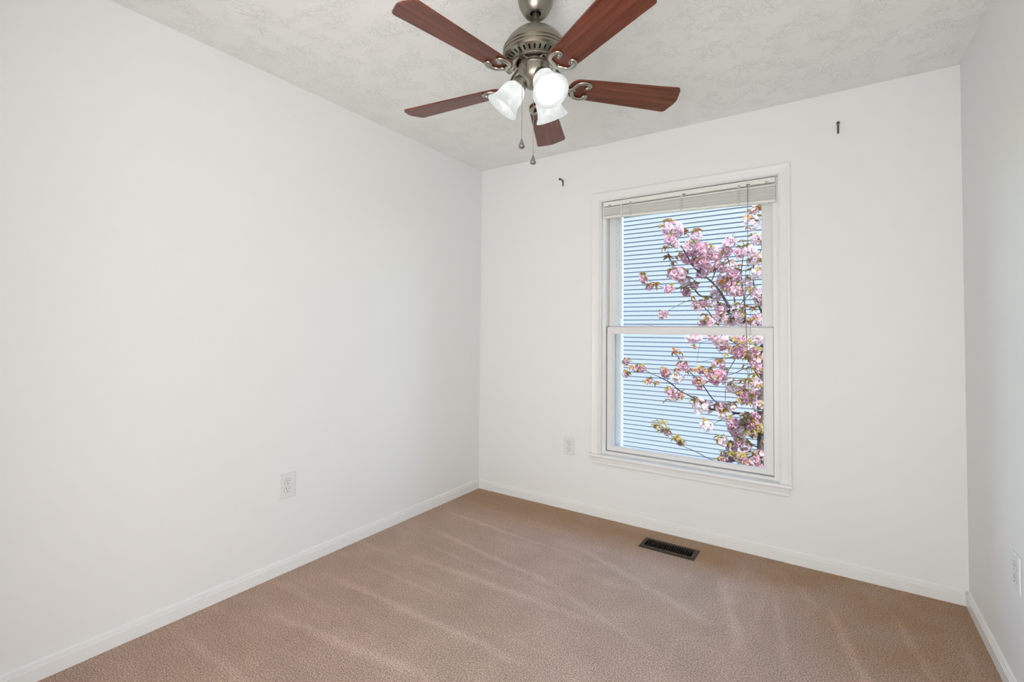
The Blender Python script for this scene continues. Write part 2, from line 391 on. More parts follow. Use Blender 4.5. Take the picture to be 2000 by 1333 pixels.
# tree data: branches as (x, y, z, radius), blossom clusters as (x, y, z, radius), leaf tufts as (x, y, z)
BRANCHES = [[(1.747,2.0,-0.463,0.055),(1.718,1.991,0.04,0.0423),(1.712,1.983,0.505,0.0351),(1.723,1.977,0.878,0.03),(1.738,1.971,1.252,0.0254),(1.75,1.961,1.812,0.0189),(1.745,1.954,2.234,0.0144),(1.73,1.95,2.472,0.012)],
[(1.64,2.0,1.289,0.022),(1.567,1.964,1.332,0.019),(1.474,1.91,1.425,0.015),(1.439,1.882,1.485,0.013),(1.384,1.833,1.595,0.010),(1.32,1.79,1.681,0.008),(1.189,1.716,1.81,0.0091),(1.094,1.629,2.005,0.0053),(1.052,1.6,2.065,0.004)],
[(1.239,1.75,1.776,0.006),(1.204,1.722,1.914,0.0048),(1.163,1.688,2.077,0.0039),(1.109,1.671,2.14,0.0035),(1.013,1.65,2.182,0.003)],
[(1.546,2.0,1.289,0.01),(1.51,1.982,1.358,0.0084),(1.493,1.938,1.547,0.0062),(1.474,1.914,1.65,0.0053),(1.466,1.869,1.844,0.0036),(1.438,1.85,1.921,0.003)],
[(1.578,2.0,1.298,0.008),(1.575,1.968,1.538,0.0058),(1.556,1.941,1.743,0.0045),(1.585,1.908,1.985,0.0033),(1.571,1.9,2.045,0.003)],
[(1.334,1.8,1.707,0.005),(1.395,1.776,1.863,0.0038),(1.445,1.763,1.934,0.0034),(1.494,1.75,2.003,0.003)],
[(1.427,1.95,1.402,0.012),(1.323,1.898,1.524,0.009),(1.214,1.861,1.551,0.0076),(1.154,1.829,1.631,0.0066),(1.087,1.79,1.737,0.0054),(0.987,1.742,1.853,0.0041),(0.947,1.7,1.984,0.003)],
[(1.427,1.95,1.402,0.008),(1.326,1.882,1.34,0.0061),(1.292,1.847,1.391,0.0055),(1.222,1.788,1.468,0.0045),(1.135,1.733,1.502,0.0037),(0.984,1.63,1.409,0.0024),(0.941,1.6,1.378,0.002)],
[(1.119,1.8,1.648,0.005),(0.996,1.743,1.613,0.0038),(0.918,1.708,1.631,0.0033),(0.864,1.683,1.649,0.0029),(0.748,1.622,1.73,0.0022),(0.719,1.6,1.774,0.002)],
[(1.724,2.0,1.365,0.008),(1.661,1.965,1.62,0.0056),(1.666,1.934,1.846,0.0043),(1.729,1.915,1.965,0.0035),(1.709,1.9,2.074,0.003)],
[(1.491,1.95,1.435,0.005),(1.551,1.92,1.467,0.0041),(1.594,1.89,1.515,0.0036),(1.66,1.85,1.569,0.003)],
[(1.726,2.0,0.741,0.016),(1.647,1.93,0.908,0.0115),(1.584,1.869,1.055,0.009),(1.426,1.788,1.17,0.0062),(1.341,1.75,1.209,0.005)],
[(1.724,2.0,0.368,0.015),(1.565,1.927,0.45,0.0116),(1.497,1.899,0.461,0.0108),(1.411,1.863,0.487,0.0098),(1.315,1.825,0.488,0.0088),(1.186,1.764,0.578,0.0073),(1.045,1.701,0.659,0.0059),(0.975,1.665,0.728,0.0052),(0.776,1.58,0.829,0.0035),(0.683,1.544,0.857,0.0028),(0.571,1.5,0.9,0.002)],
[(1.493,1.92,0.458,0.007),(1.346,1.837,0.559,0.0054),(1.254,1.76,0.709,0.0045),(1.163,1.695,0.823,0.0039),(1.105,1.657,0.887,0.0035),(1.052,1.6,1.007,0.003)],
[(1.016,1.66,0.696,0.003),(0.969,1.644,0.734,0.0025),(0.965,1.629,0.801,0.0022),(0.948,1.62,0.831,0.002)],
[(1.056,1.66,0.664,0.003),(1.022,1.64,0.603,0.0024),(0.978,1.62,0.651,0.002)],
[(1.573,1.95,0.963,0.004),(1.471,1.897,0.971,0.003),(1.326,1.822,0.953,0.0022),(1.189,1.75,0.911,0.0015)],
[(1.424,1.8,1.17,0.003),(1.297,1.781,1.123,0.0022),(1.228,1.771,1.097,0.002),(1.209,1.75,0.937,0.0015)],
[(1.35,1.8,1.169,0.003),(1.373,1.774,1.051,0.0021),(1.426,1.759,1.004,0.0017),(1.423,1.75,0.965,0.0015)],
[(1.535,1.9,1.003,0.004),(1.458,1.863,0.853,0.003),(1.434,1.843,0.764,0.0026),(1.441,1.8,0.572,0.002)],
[(1.653,1.95,0.897,0.005),(1.57,1.906,0.866,0.0037),(1.486,1.86,0.82,0.0029),(1.368,1.8,0.802,0.002)],
[(1.512,1.92,0.455,0.005),(1.417,1.826,0.409,0.0033),(1.34,1.746,0.364,0.0025),(1.294,1.7,0.346,0.002)],
[(1.714,2.0,0.094,0.008),(1.573,1.921,0.05,0.0064),(1.431,1.844,0.015,0.0053),(1.322,1.785,0.031,0.0047),(1.181,1.699,0.111,0.0038),(1.105,1.655,0.148,0.0034),(1.04,1.607,0.217,0.0029),(0.959,1.548,0.301,0.0024),(0.904,1.5,0.381,0.002)],
[(1.706,2.0,0.269,0.008),(1.618,1.923,0.31,0.0054),(1.524,1.835,0.371,0.0036),(1.485,1.8,0.391,0.003)],
[(1.705,2.0,0.151,0.007),(1.575,1.912,0.189,0.0047),(1.452,1.831,0.187,0.0034),(1.412,1.8,0.217,0.003)],
[(1.725,2.0,0.623,0.008),(1.618,1.939,0.66,0.0053),(1.535,1.891,0.697,0.004),(1.46,1.85,0.686,0.003)],
[(0.848,1.55,0.754,0.002),(0.921,1.576,0.727,0.002),(0.993,1.6,0.735,0.002)]]
BLOOMS = [(1.021,1.588,2.161,0.086),(1.32,1.715,1.869,0.085),(1.385,1.707,0.801,0.073),(1.399,1.784,1.14,0.069),(1.695,1.974,0.996,0.069),(1.224,1.672,1.982,0.068),(1.236,1.751,0.529,0.068),(1.046,1.684,1.763,0.065),(1.646,1.987,2.233,0.064),(1.142,1.707,1.899,0.061),(1.409,1.874,1.684,0.06),(1.501,1.891,1.741,0.06),(1.447,1.883,1.648,0.06),(1.177,1.722,1.157,0.06),(1.428,1.914,0.029,0.06),(1.694,1.909,1.164,0.058),(1.662,1.875,0.737,0.058),(1.618,1.864,0.426,0.058),(1.574,1.794,0.326,0.058),(1.28,1.862,0.51,0.056),(1.383,1.817,0.911,0.055),(1.699,1.973,0.097,0.054),(1.5,1.667,1.998,0.053),(1.084,1.803,1.703,0.053),(1.341,1.934,1.561,0.053),(1.452,2.041,1.334,0.053),(1.254,1.759,1.993,0.052),(1.547,1.961,1.953,0.052),(1.47,1.893,1.829,0.052),(1.247,1.788,1.762,0.052),(1.294,1.879,1.488,0.052),(1.378,1.909,1.436,0.052),(1.597,1.983,1.667,0.052),(1.38,1.896,1.348,0.052),(1.281,1.857,1.296,0.052),(1.048,1.613,2.136,0.052),(1.172,1.613,1.995,0.051),(1.27,1.72,1.874,0.051),(1.247,1.678,1.853,0.051),(1.69,1.93,2.064,0.051),(1.499,1.854,1.584,0.051),(1.52,1.914,1.425,0.051),(1.572,1.931,1.297,0.051),(1.69,1.966,1.339,0.051),(1.028,1.729,0.772,0.051),(1.647,1.844,1.945,0.05),(1.703,1.878,1.862,0.05),(1.697,1.854,1.742,0.05),(1.686,1.877,1.562,0.05),(1.504,1.922,1.041,0.05),(1.623,2.026,0.363,0.05),(1.311,1.64,0.367,0.05),(1.348,1.716,1.179,0.049),(1.701,1.914,0.93,0.049),(1.704,1.95,0.549,0.049),(1.488,1.833,0.163,0.049),(1.59,1.864,0.181,0.049),(0.964,1.67,2.155,0.048),(1.583,1.756,1.153,0.048),(1.501,1.763,0.707,0.048),(1.565,1.812,0.678,0.048),(1.515,1.725,0.397,0.048),(1.556,1.795,0.237,0.048),(1.016,1.517,2.054,0.047),(1.232,1.688,0.753,0.047),(1.229,1.613,2.087,0.046),(1.472,1.695,1.93,0.046),(0.942,1.64,0.819,0.046),(0.983,1.76,1.757,0.045),(1.411,1.823,1.08,0.045),(1.392,1.814,0.517,0.045),(1.569,1.945,0.015,0.045),(1.182,1.818,1.453,0.044),(1.444,1.988,1.289,0.044),(1.425,1.728,0.222,0.044),(1.411,1.819,1.799,0.043),(1.553,1.909,1.586,0.043),(1.371,1.694,1.956,0.042),(1.659,1.932,1.872,0.042),(0.98,1.642,1.61,0.042),(1.704,1.985,1.492,0.042),(1.686,1.932,1.296,0.042),(1.546,1.893,1.364,0.042),(1.015,1.556,0.651,0.042),(0.947,1.548,1.368,0.041),(1.13,1.559,0.889,0.041),(0.763,1.551,1.713,0.04),(1.309,1.812,0.808,0.04),(1.411,1.869,0.82,0.04),(1.58,1.951,0.656,0.04),(1.662,1.981,2.342,0.039),(1.625,1.83,1.057,0.039),(0.694,1.573,0.851,0.039),(1.422,1.798,0.443,0.039),(1.488,1.843,0.522,0.039),(1.502,1.747,0.344,0.039),(1.641,1.953,0.278,0.039),(1.545,1.865,0.068,0.039),(1.054,1.576,2.017,0.038),(1.02,1.611,0.596,0.038),(1.089,1.57,0.616,0.037),(1.076,1.833,1.608,0.036),(1.042,1.764,1.719,0.035),(1.096,1.822,1.579,0.035),(1.166,1.817,1.647,0.035),(1.236,1.838,1.479,0.035),(1.231,1.822,1.286,0.035),(1.231,1.823,0.843,0.035),(0.597,1.518,0.797,0.033),(0.765,1.536,0.851,0.031),(0.585,1.564,0.908,0.031),(0.797,1.581,0.733,0.029),(1.412,1.746,0.053,0.029),(0.79,1.632,1.631,0.028),(1.082,1.677,1.93,0.026),(0.993,1.53,0.274,0.025),(1.088,1.611,0.179,0.025),(1.213,1.815,0.676,0.022),(0.932,1.606,0.288,0.02),(0.908,1.452,0.34,0.02),(0.9,1.512,0.731,0.018),(1.202,1.693,1.061,0.016)]
LEAFS = [(1.03,1.556,2.244),(0.996,1.617,2.252),(0.935,1.59,2.206),(1.115,1.714,2.16),(1.093,1.701,2.156),(1.234,1.665,2.143),(1.235,1.591,2.125),(0.946,1.641,2.011),(0.934,1.639,2.003),(0.969,1.651,1.914),(1.033,1.667,1.902),(0.978,1.775,1.876),(0.989,1.672,1.801),(0.976,1.657,1.787),(1.079,1.825,1.803),(0.729,1.597,1.764),(0.775,1.707,1.673),(0.859,1.638,1.663),(0.761,1.692,1.655),(0.94,1.722,1.649),(1.121,1.828,1.721),(1.069,1.795,1.64),(1.152,1.803,1.638),(1.193,1.664,1.531),(1.331,1.737,1.624),(1.337,1.829,1.787),(1.328,1.834,1.797),(1.292,1.77,1.939),(1.357,1.728,1.902),(1.509,1.755,2.053),(1.575,1.928,2.058),(1.474,1.867,1.869),(1.644,1.93,2.103),(1.62,1.884,2.161),(1.657,1.958,2.312),(1.703,1.961,2.358),(1.627,1.896,2.269),(1.675,2.001,2.284),(1.532,2.002,1.689),(1.427,1.727,1.67),(1.392,1.877,1.659),(1.381,1.982,1.474),(1.251,1.846,1.374),(1.284,1.764,1.337),(1.356,1.935,1.297),(1.406,1.841,1.372),(1.673,2.045,1.445),(1.648,1.997,1.434),(1.586,1.892,1.439),(1.64,1.777,1.598),(1.626,1.945,1.79),(1.698,1.966,1.534),(1.706,1.924,2.053),(1.47,2.03,1.343),(1.619,1.92,1.296),(1.55,1.832,1.816),(1.258,1.93,1.537),(1.293,1.724,1.438),(1.031,1.64,1.025),(1.055,1.519,1.014),(1.087,1.654,0.961),(1.082,1.633,1.011),(0.534,1.54,0.891),(0.552,1.494,0.801),(0.614,1.56,0.91),(0.67,1.464,0.871),(0.794,1.557,0.745),(0.791,1.503,0.739),(0.966,1.663,0.661),(1.062,1.672,0.613),(0.961,1.61,0.561),(0.952,1.604,0.842),(1.051,1.533,0.822),(1.081,1.562,0.861),(1.149,1.674,0.858),(1.197,1.674,0.856),(1.119,1.717,0.834),(1.071,1.638,0.916),(1.23,1.655,0.766),(1.291,1.718,0.735),(1.307,1.824,0.867),(1.246,1.754,0.863),(1.397,1.745,0.945),(1.524,1.857,1.161),(1.539,1.878,1.122),(1.496,1.748,1.065),(1.584,1.873,1.005),(1.638,1.864,0.969),(1.608,1.951,0.875),(1.675,1.91,0.823),(1.579,1.835,0.764),(1.606,1.896,0.732),(1.484,1.928,0.75),(1.475,1.761,0.783),(1.204,1.682,0.574),(1.247,1.789,0.556),(1.402,1.914,0.535),(1.361,1.831,0.521),(1.502,1.866,0.55),(1.559,1.969,0.563),(1.612,1.981,0.556),(1.661,1.876,0.621),(1.628,1.997,0.585),(1.423,1.795,0.493),(1.311,1.661,0.393),(1.496,1.844,0.396),(1.577,1.905,0.405),(1.652,2.011,0.487),(1.558,1.787,0.354),(1.606,1.951,0.313),(1.434,1.728,0.272),(1.474,1.755,0.205),(1.488,1.833,0.202),(1.704,1.943,0.298),(1.735,1.975,0.238),(1.519,1.922,0.189),(1.414,1.841,0.102),(1.481,1.767,0.117),(1.407,1.777,0.065),(1.591,1.92,0.082),(1.535,1.877,0.063),(1.662,1.992,0.088),(0.901,1.477,0.384),(0.973,1.433,0.389),(0.939,1.48,0.3),(0.958,1.583,0.305),(1.052,1.564,0.227),(1.076,1.657,0.188),(1.092,1.706,0.161),(1.059,1.607,0.234)]

# ------------------------------------------------------------------ the room
W, D, H = 2.7525, 3.12, 2.44          # width, depth, height
OX0, OX1, OZ0, OZ1 = 0.985, 2.030, 0.385, 2.070    # rough opening of the window
TH = 0.15
def struct(name, bm, mat, label=None):
    o = obj(name, bm, mat); o['kind'] = 'structure'
    if label: o['label'] = label; 
    return o
VX0, VX1, VY0, VY1 = 1.350, 1.638, -0.268, -0.146      # duct hole under the floor register
bm = BM()
for a in ((-TH, VX0, -D-TH, TH), (VX1, W+TH, -D-TH, TH), (VX0, VX1, -D-TH, VY0), (VX0, VX1, VY1, TH)): box(bm, a[0], a[1], a[2], a[3], -0.12, 0)
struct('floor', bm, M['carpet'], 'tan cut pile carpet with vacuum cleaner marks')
bm = BM(); box(bm, -TH, W+TH, -D-TH, TH, H, H+0.12)
struct('ceiling', bm, M['ceiling'], 'white brush textured ceiling')
bm = BM(); box(bm, -TH, 0, -D-TH, TH, 0, H); struct('wall_left', bm, M['wall'], 'plain white wall on the left with one outlet')
bm = BM(); box(bm, W, W+TH, -D-TH, TH, 0, H); struct('wall_right', bm, M['wall'], 'plain white wall at the right edge')
DX0, DX1, DZ = 1.10, 2.68, 2.30        # wide opening added behind the camera to let the fill light in
bm = BM(); box(bm, 0, DX0, -D-TH, -D, 0, H); box(bm, DX1, W, -D-TH, -D, 0, H); box(bm, DX0, DX1, -D-TH, -D, DZ, H); struct('wall_front', bm, M['wall'])
bm = BM()  # unseen landing walls, floor and ceiling added round the fill lights
for a in ((-.2, W+1.4, -D-TH-1.65, -D-TH-1.55, 0, H), (-.3, -.2, -D-TH-1.65, -D-TH, 0, H), (W+1.4, W+1.5, -D-TH-1.65, -D-TH, 0, H), (W+TH, W+1.4, -D-TH-.02, -D-TH, 0, H), (-.2, -TH, -D-TH-.02, -D-TH, 0, H)): box(bm, *a)
struct('wall_added_hall', bm, M['wall'])
bm = BM(); box(bm, -.3, W+1.5, -D-TH-1.65, -D-TH, -.12, 0); struct('floor_added_hall', bm, M['carpet'])
bm = BM(); box(bm, -.3, W+1.5, -D-TH-1.65, -D-TH, H, H+.12); struct('ceiling_added_hall', bm, M['ceiling'])
bm = BM()
for a in ((0, OX0, 0, H), (OX1, W, 0, H), (OX0, OX1, 0, OZ0), (OX0, OX1, OZ1, H)): box(bm, a[0], a[1], 0, TH, a[2], a[3])
bmesh.ops.remove_doubles(bm, verts=bm.verts, dist=1e-5)
struct('wall_back', bm, M['wall'], 'white wall with the window in it')

BASE = [(0, 0), (-.0130, 0), (-.0130, .046), (-.0105, .048), (-.0105, .054), (-.0080, .0555), (-.0080, .061), (-.004, .066), (0, .067)]
bm = BM(); prism(bm, BASE, 0.013, W-0.013, 'x'); struct('baseboard_back', bm, M['trim'])
bm = BM(); prism(bm, [(-u, v) for u, v in BASE], -D, 0, 'y'); struct('baseboard_left', bm, M['trim'])
bm = BM(); prism(bm, [(W+u, v) for u, v in BASE], -D, 0, 'y'); struct('baseboard_right', bm, M['trim'])

# ------------------------------------------------------------------ the window
win = empty('window_1', ((OX0+OX1)/2, 0, 0.405)); win['kind'] = 'structure'; win['label'] = 'white double hung window in the back wall'
wx, wz = -win.location.x, -win.location.z
def wbox(bm, x0, x1, y0, y1, z0, z1, bev=0.0): box(bm, x0+wx, x1+wx, y0, y1, z0+wz, z1+wz, bev)
JX0, JX1, JZ1 = 0.998, 2.018, 2.057
# casing: a moulded profile mitred round three sides
prof = [(0, 0), (0, -.008), (.003, -.0105), (.006, -.0105), (.009, -.008), (.016, -.0085), (.036, -.012), (.046, -.016), (.053, -.016), (.057, -.013), (.057, 0)]
cx0, cx1, cz1, cz0 = 0.990, 2.020, 2.059, 0.405
bm = BM(); rows = []
for d, y in prof:
    rows.append([bm.verts.new((x+wx, y, z+wz)) for x, z in ((cx0-d, cz0), (cx0-d, cz1+d), (cx1+d, cz1+d), (cx1+d, cz0))])
for A, B in zip(rows, rows[1:]):
    for k in range(3): bm.faces.new((A[k], A[k+1], B[k+1], B[k]))
bm.faces.new([r[0] for r in rows]); bm.faces.new([r[3] for r in rows])
obj('casing', bm, M['trim'], win)
# stool with a rounded nose, and the apron below it
bm = BM(); nose = [(.030, .405), (-.024, .405), (-.0285, .4035), (-.031, .400), (-.032, .395), (-.031, .390), (-.0285, .3865), (-.024, .385), (0, .385), (0, .388), (.030, .388)]
prism(bm, [(u, v+wz) for u, v in nose], OX0+.002+wx, OX1-.002+wx, 'x')
nose2 = [(0, .405)]+nose[1:9]
prism(bm, [(u, v+wz) for u, v in nose2], .924+wx, OX0+.002+wx, 'x'); prism(bm, [(u, v+wz) for u, v in nose2], OX1-.002+wx, 2.079+wx, 'x')
bmesh.ops.remove_doubles(bm, verts=bm.verts, dist=1e-5)
obj('window_sill', bm, M['trim'], win)
bm = BM(); ap = [(0, .385), (-.015, .385), (-.014, .372), (-.011, .358), (-.011, .354), (-.013, .352), (-.013, .346), (-.010, .342), (0, .342)]
prism(bm, [(u, v+wz) for u, v in ap], .950+wx, 2.063+wx, 'x'); obj('apron', bm, M['trim'], win)
# jambs, head and stops
bm = BM()
wbox(bm, OX0, JX0, 0, .150, .405, JZ1); wbox(bm, JX1, OX1, 0, .150, .405, JZ1); wbox(bm, OX0, OX1, 0, .150, JZ1, OZ1)
wbox(bm, JX0, JX0+.022, .0235, .036, .405, JZ1-.0, .001); wbox(bm, JX1-.0265, JX1, .0235, .036, .405, JZ1, .001)
obj('jamb', bm, M['trim'], win)
bm = BM(); wbox(bm, 1.0212, 1.0228, .0385, .060, .43, 1.231); wbox(bm, 1.9897, 1.9910, .0385, .060, .43, 1.231); obj('recess_shade', bm, M['strip'], win)  # dark strips drawn for the shade in the recess beside the sash
bm = BM()
wbox(bm, JX0, 1.085, .112, .150, .430, JZ1); wbox(bm, 1.932, JX1, .112, .150, .430, JZ1); wbox(bm, JX0, JX1, .112, .150, 1.98, JZ1)
prism(bm, [(u, v+wz) for u, v in ((.030, .388), (.030, .408), (.036, .420), (.070, .428), (.150, .420), (.165, .400), (.165, .388))], JX0+wx, JX1+wx, 'x')
wbox(bm, JX0, 1.0215, .0365, .110, 1.236, JZ1); wbox(bm, 1.9865, JX1, .0365, .110, 1.236, JZ1)
obj('outer_frame', bm, M['vinyl'], win)
def sash(name, x0, x1, z0, z1, y0, y1, gx0, gx1, gz0, gz1):
    bm = BM()
    wbox(bm, x0, gx0, y0, y1, z0, z1, .002); wbox(bm, gx1, x1, y0, y1, z0, z1, .002)
    wbox(bm, x0+.0025, x1-.0025, y0+.0003, y1-.0003, z0+.0003, gz0); wbox(bm, x0+.0025, x1-.0025, y0+.0003, y1-.0003, gz1, z1-.0003)
    # glazing bead
    b = .006; ym = (y0+y1)/2
    for a in ((gx0, gx0+b, gz0, gz1), (gx1-b, gx1, gz0, gz1), (gx0+b, gx1-b, gz0, gz0+b), (gx0+b, gx1-b, gz1-b, gz1)): wbox(bm, a[0], a[1], ym-.008, ym+.008, a[2], a[3])
    s = obj(name, bm, M['vinyl'], win)
    bm = BM(); wbox(bm, gx0+.001, gx1-.001, ym-.002, ym+.002, gz0+.001, gz1-.001)
    obj('glass_pane', bm, M['glass'], s)
    return s
lower = sash('lower_sash', 1.023, 1.9895, .4285, 1.232, .040, .070, 1.062, 1.950, .452, 1.193)
upper = sash('upper_sash', 1.023, 1.984, 1.196, 2.055, .077, .107, 1.072, 1.936, 1.236, 1.990)
for lx in (1.288, 1.800):      # two cam locks on the meeting rail
    bm = BM(); wbox(bm, lx-.030, lx+.030, .044, .066, 1.2325, 1.2375, .0015)
    lathe(bm, [(.011, 0), (.011, .007), (.008, .009), (0, .009)], 16, Matrix.Translation((lx+wx, .055, 1.2375+wz)), cap0=True)
    sweep(bm, [(lx+wx, .055, 1.243+wz), (lx+.018+wx, .050, 1.245+wz), (lx+.034+wx, .046, 1.244+wz)], [(.005, .003), (.005, .003), (.004, .002)], 8)
    obj('sash_lock', bm, M['vinyl'], lower)

# ------------------------------------------------------------------ raised blind
bl = tag(empty('window_blind', (1.509, .016, 2.050)), 'cream mini blind pulled up to the top of the window', 'blind')
bx, by, bz = 1.509, .016, 2.050
def lbox(bm, x0, x1, y0, y1, z0, z1, bev=0.0): return box(bm, x0-bx, x1-bx, y0-by, y1-by, z0-bz, z1-bz, bev)
bm = BM()
prism(bm, [(u-by, v-bz) for u, v in ((.002, 2.052), (.002, 2.027), (.0045, 2.0245), (.028, 2.0245), (.030, 2.027), (.030, 2.052), (.0285, 2.052), (.0285, 2.0275), (.0045, 2.0275), (.0045, 2.052))], 1.012-bx, 2.004-bx, 'x')
obj('headrail', bm, M['blind'], bl)
def bot(x): return 1.947 + (1.916-1.947)*(x-1.012)/(2.006-1.012)     # the stack hangs lower on the right
NS = 26
XS = [1.014, 1.195, 1.512, 1.826, 2.006]
bm = BM()
random.seed(3)
for k in range(NS):
    f = (k+.5)/NS; j = random.uniform(-.0007, .0007)
    cols = []
    for x in XS:
        zt = 2.018; z = zt+(bot(x)+.014-zt)*f+j
        cols.append([bm.verts.new((x-bx, y-by, z+dz-bz)) for y, dz in ((.0025+abs(j), 0), (.009, .0006), (.0165, .0008), (.024, .0006), (.0295, 0), (.0295, -.62*(zt-bot(x)-.014)/NS), (.0165, -.0012), (.0025+abs(j), -.62*(zt-bot(x)-.014)/NS))])
    for A, B in zip(cols, cols[1:]):
        for i in range(8): bm.faces.new((A[i], A[(i+1) % 8], B[(i+1) % 8], B[i]))
    bm.faces.new(cols[0]); bm.faces.new(list(reversed(cols[-1])))
obj('slat_stack', bm, M['blind'], bl)
bm = BM(); vs = lbox(bm, 1.013, 2.007, .003, .029, 1.90, 1.913, .0)
for v in vs: v.co.z += bot(v.co.x+bx)-1.90
bmesh.ops.bevel(bm, geom=list(bm.edges), offset=.002, segments=1, affect='EDGES')
obj('bottom_rail', bm, M['blind'], bl)
bm = BM(); lbox(bm, 1.016, 2.003, -.0005, .002, 2.0065, 2.0115, .0005); obj('top_slat', bm, M['blind'], bl)
for tx in (1.195, 1.512, 1.826):
    bm = BM(); zb = bot(tx)
    for k in range(9):                    # bunched ladder cord
        z = 2.022+(zb+.004-2.022)*k/8
        sweep(bm, [(tx-bx-.006, .002-by, z-bz), (tx-bx-.004, -.004-by, z-.003-bz), (tx-bx+.004, -.004-by, z-.005-bz), (tx-bx+.006, .002-by, z-.002-bz)], .0021, 6)
    sweep(bm, [(tx-bx-.005, -.001-by, 2.024-bz), (tx-bx-.005, -.001-by, zb-bz)], .0012, 5)
    sweep(bm, [(tx-bx+.005, -.001-by, 2.024-bz), (tx-bx+.005, -.001-by, zb-bz)], .0012, 5)
    obj('ladder_cord', bm, M['cord'], bl)
for tx, w in ((1.195, .004), (1.525, .010), (1.826, .004), (1.872, .010), (1.055, .008), (1.965, .008)):
    bm = BM(); lbox(bm, tx-w, tx+w, .0005, .0022, 2.028, 2.032); 
    o = obj('cord_slot', bm, M['slot'] if w != .008 else M['fob'], bl)
bm = BM()
sweep(bm, [(1.137-bx, -.006-by, 2.022-bz), (1.137-bx, -.006-by, 1.96-bz), (1.138-bx, -.006-by, 1.288-bz)], .0037, 6)
sweep(bm, [(1.137-bx, .004-by, 2.026-bz), (1.137-bx, -.004-by, 2.028-bz), (1.137-bx, -.006-by, 2.020-bz)], .0015, 6)
obj('tilt_wand', bm, M['wand'], bl)
bm = BM()
cxx = 1.872-bx; yy = -.004-by
sweep(bm, [(cxx, yy, 2.028-bz), (cxx-.001, yy, 1.80-bz), (cxx-.002, yy, 1.578-bz)], .0018, 6)
for s in (-1, 1):
    sweep(bm, spline([(cxx-.002, yy, 1.578-bz), (cxx-.002+s*.009, yy, 1.560-bz), (cxx-.002+s*.011, yy, 1.52-bz), (cxx-.001+s*.011, yy, 1.30-bz), (cxx+s*.006, yy, 1.10-bz), (cxx+s*.003, yy, .92-bz)]), .0012, 5)
sweep(bm, spline([(cxx-.012, yy-.002, 1.52-bz), (cxx-.017, yy-.002, 1.40-bz), (cxx-.013, yy-.002, 1.27-bz), (cxx-.004, yy-.002, 1.02-bz), (cxx-.001, yy-.002, .93-bz)]), .0010, 5)
c = obj('lift_cord', bm, M['lift'], bl)
bm = BM(); sphere(bm, (cxx-.002, yy, 1.578-bz), .005, 8, 6, (1, 1, 1.4)); obj('cord_joiner', bm, M['lift'], c)
for s in (-1, 1):
    bm = BM(); lathe(bm, [(0, .03), (.003, .028), (.0065, .004), (.005, 0), (0, 0)], 10, Matrix.Translation((cxx+s*.003*2.4, yy, .892-bz))); obj('tassel', bm, M['wand'], c)

# ------------------------------------------------------------------ ceiling fan
FX, FY = 1.3716, -1.4675
fan = tag(empty('ceiling_fan', (FX, FY, H)), 'pewter ceiling fan with five dark cherry blades and three lit frosted shades', 'ceiling fan')
def fz(z): return z-H
bm = BM(); lathe(bm, [(.066, 0), (.066, fz(2.425)), (.065, fz(2.405)), (.060, fz(2.385)), (.050, fz(2.364)), (.041, fz(2.352)), (.0375, fz(2.3495)), (.034, fz(2.351)), (.033, fz(2.354)), (.030, fz(2.355)), (.020, fz(2.356)), (.019, fz(2.36)), (.019, fz(2.42))], 40, cap0=True)
obj('canopy', bm, M['pewter'], fan, smooth=35)
bm = BM(); lathe(bm, [(.013, fz(2.42)), (.013, fz(2.332)), (.0145, fz(2.331)), (.016, fz(2.324)), (.021, fz(2.306)), (.021, fz(2.298))], 24, cap0=True, cap1=True)
obj('downrod', bm, M['pewter'], fan, smooth=35)
# motor housing: dome, three beads, flared vent band with open slots
bm = BM()
dome = [(.020, 2.303), (.036, 2.299), (.056, 2.290), (.076, 2.276), (.094, 2.258), (.106, 2.241), (.1125, 2.2275), (.1130, 2.2250), (.1165, 2.2220), (.1170, 2.2180), (.1145, 2.2160), (.1150, 2.2140), (.1175, 2.2110), (.1175, 2.2060), (.1150, 2.2040), (.1155, 2.2015), (.1180, 2.1985), (.1180, 2.1935), (.1155, 2.1910), (.1130, 2.1880)]
lathe(bm, [(r, fz(z)) for r, z in dome], 72)
NSL = 33
def cone(t): return (.1130+(.080-.1130)*t, 2.1880+(2.1745-2.1880)*t)      # t across the vent band
ts = [0, .28, .78, 1.0]
grid = {}
for i in range(NSL):
    for q, fr in enumerate((0, .34, .66)):
        a = 2*PI*(i+fr)/NSL
        for t in range(4):
            r, z = cone(ts[t]); grid[(i*3+q, t)] = bm.verts.new((r*math.cos(a), r*math.sin(a), fz(z)))
n3 = NSL*3
for i in range(n3):
    j = (i+1) % n3
    for t in range(3):
        if i % 3 == 1 and t == 1: continue
        bm.faces.new((grid[(i, t)], grid[(j, t)], grid[(j, t+1)], grid[(i, t+1)]))
lathe(bm, [(.080, fz(2.1745)), (.0795, fz(2.1715)), (.0760, fz(2.1700)), (.0690, fz(2.1695)), (.0670, fz(2.1710)), (.0670, fz(2.1830))], 72)
bmesh.ops.remove_doubles(bm, verts=bm.verts, dist=1e-5)
mh = obj('motor_housing', bm, M['pewter'], fan, smooth=35)
bm = BM(); lathe(bm, [(.110, fz(2.196)), (.108, fz(2.1930)), (.070, fz(2.1815)), (0, fz(2.1815))], 48); obj('motor', bm, M['motor'], fan, smooth=35)
bm = BM(); lathe(bm, [(.057, fz(2.186)), (.060, fz(2.184)), (.060, fz(2.163)), (.056, fz(2.160)), (.02, fz(2.160))], 40, cap0=True, cap1=True)
for k in range(10):
    a = 2*PI*(k+.5)/10; m = Matrix.Rotation(a, 4, 'Z')
    vs = box(bm, .0595, .0612, -.0008, .0008, fz(2.163), fz(2.184)); bmesh.ops.transform(bm, matrix=m, verts=vs)
obj('flywheel', bm, M['pewter'], fan, smooth=35)
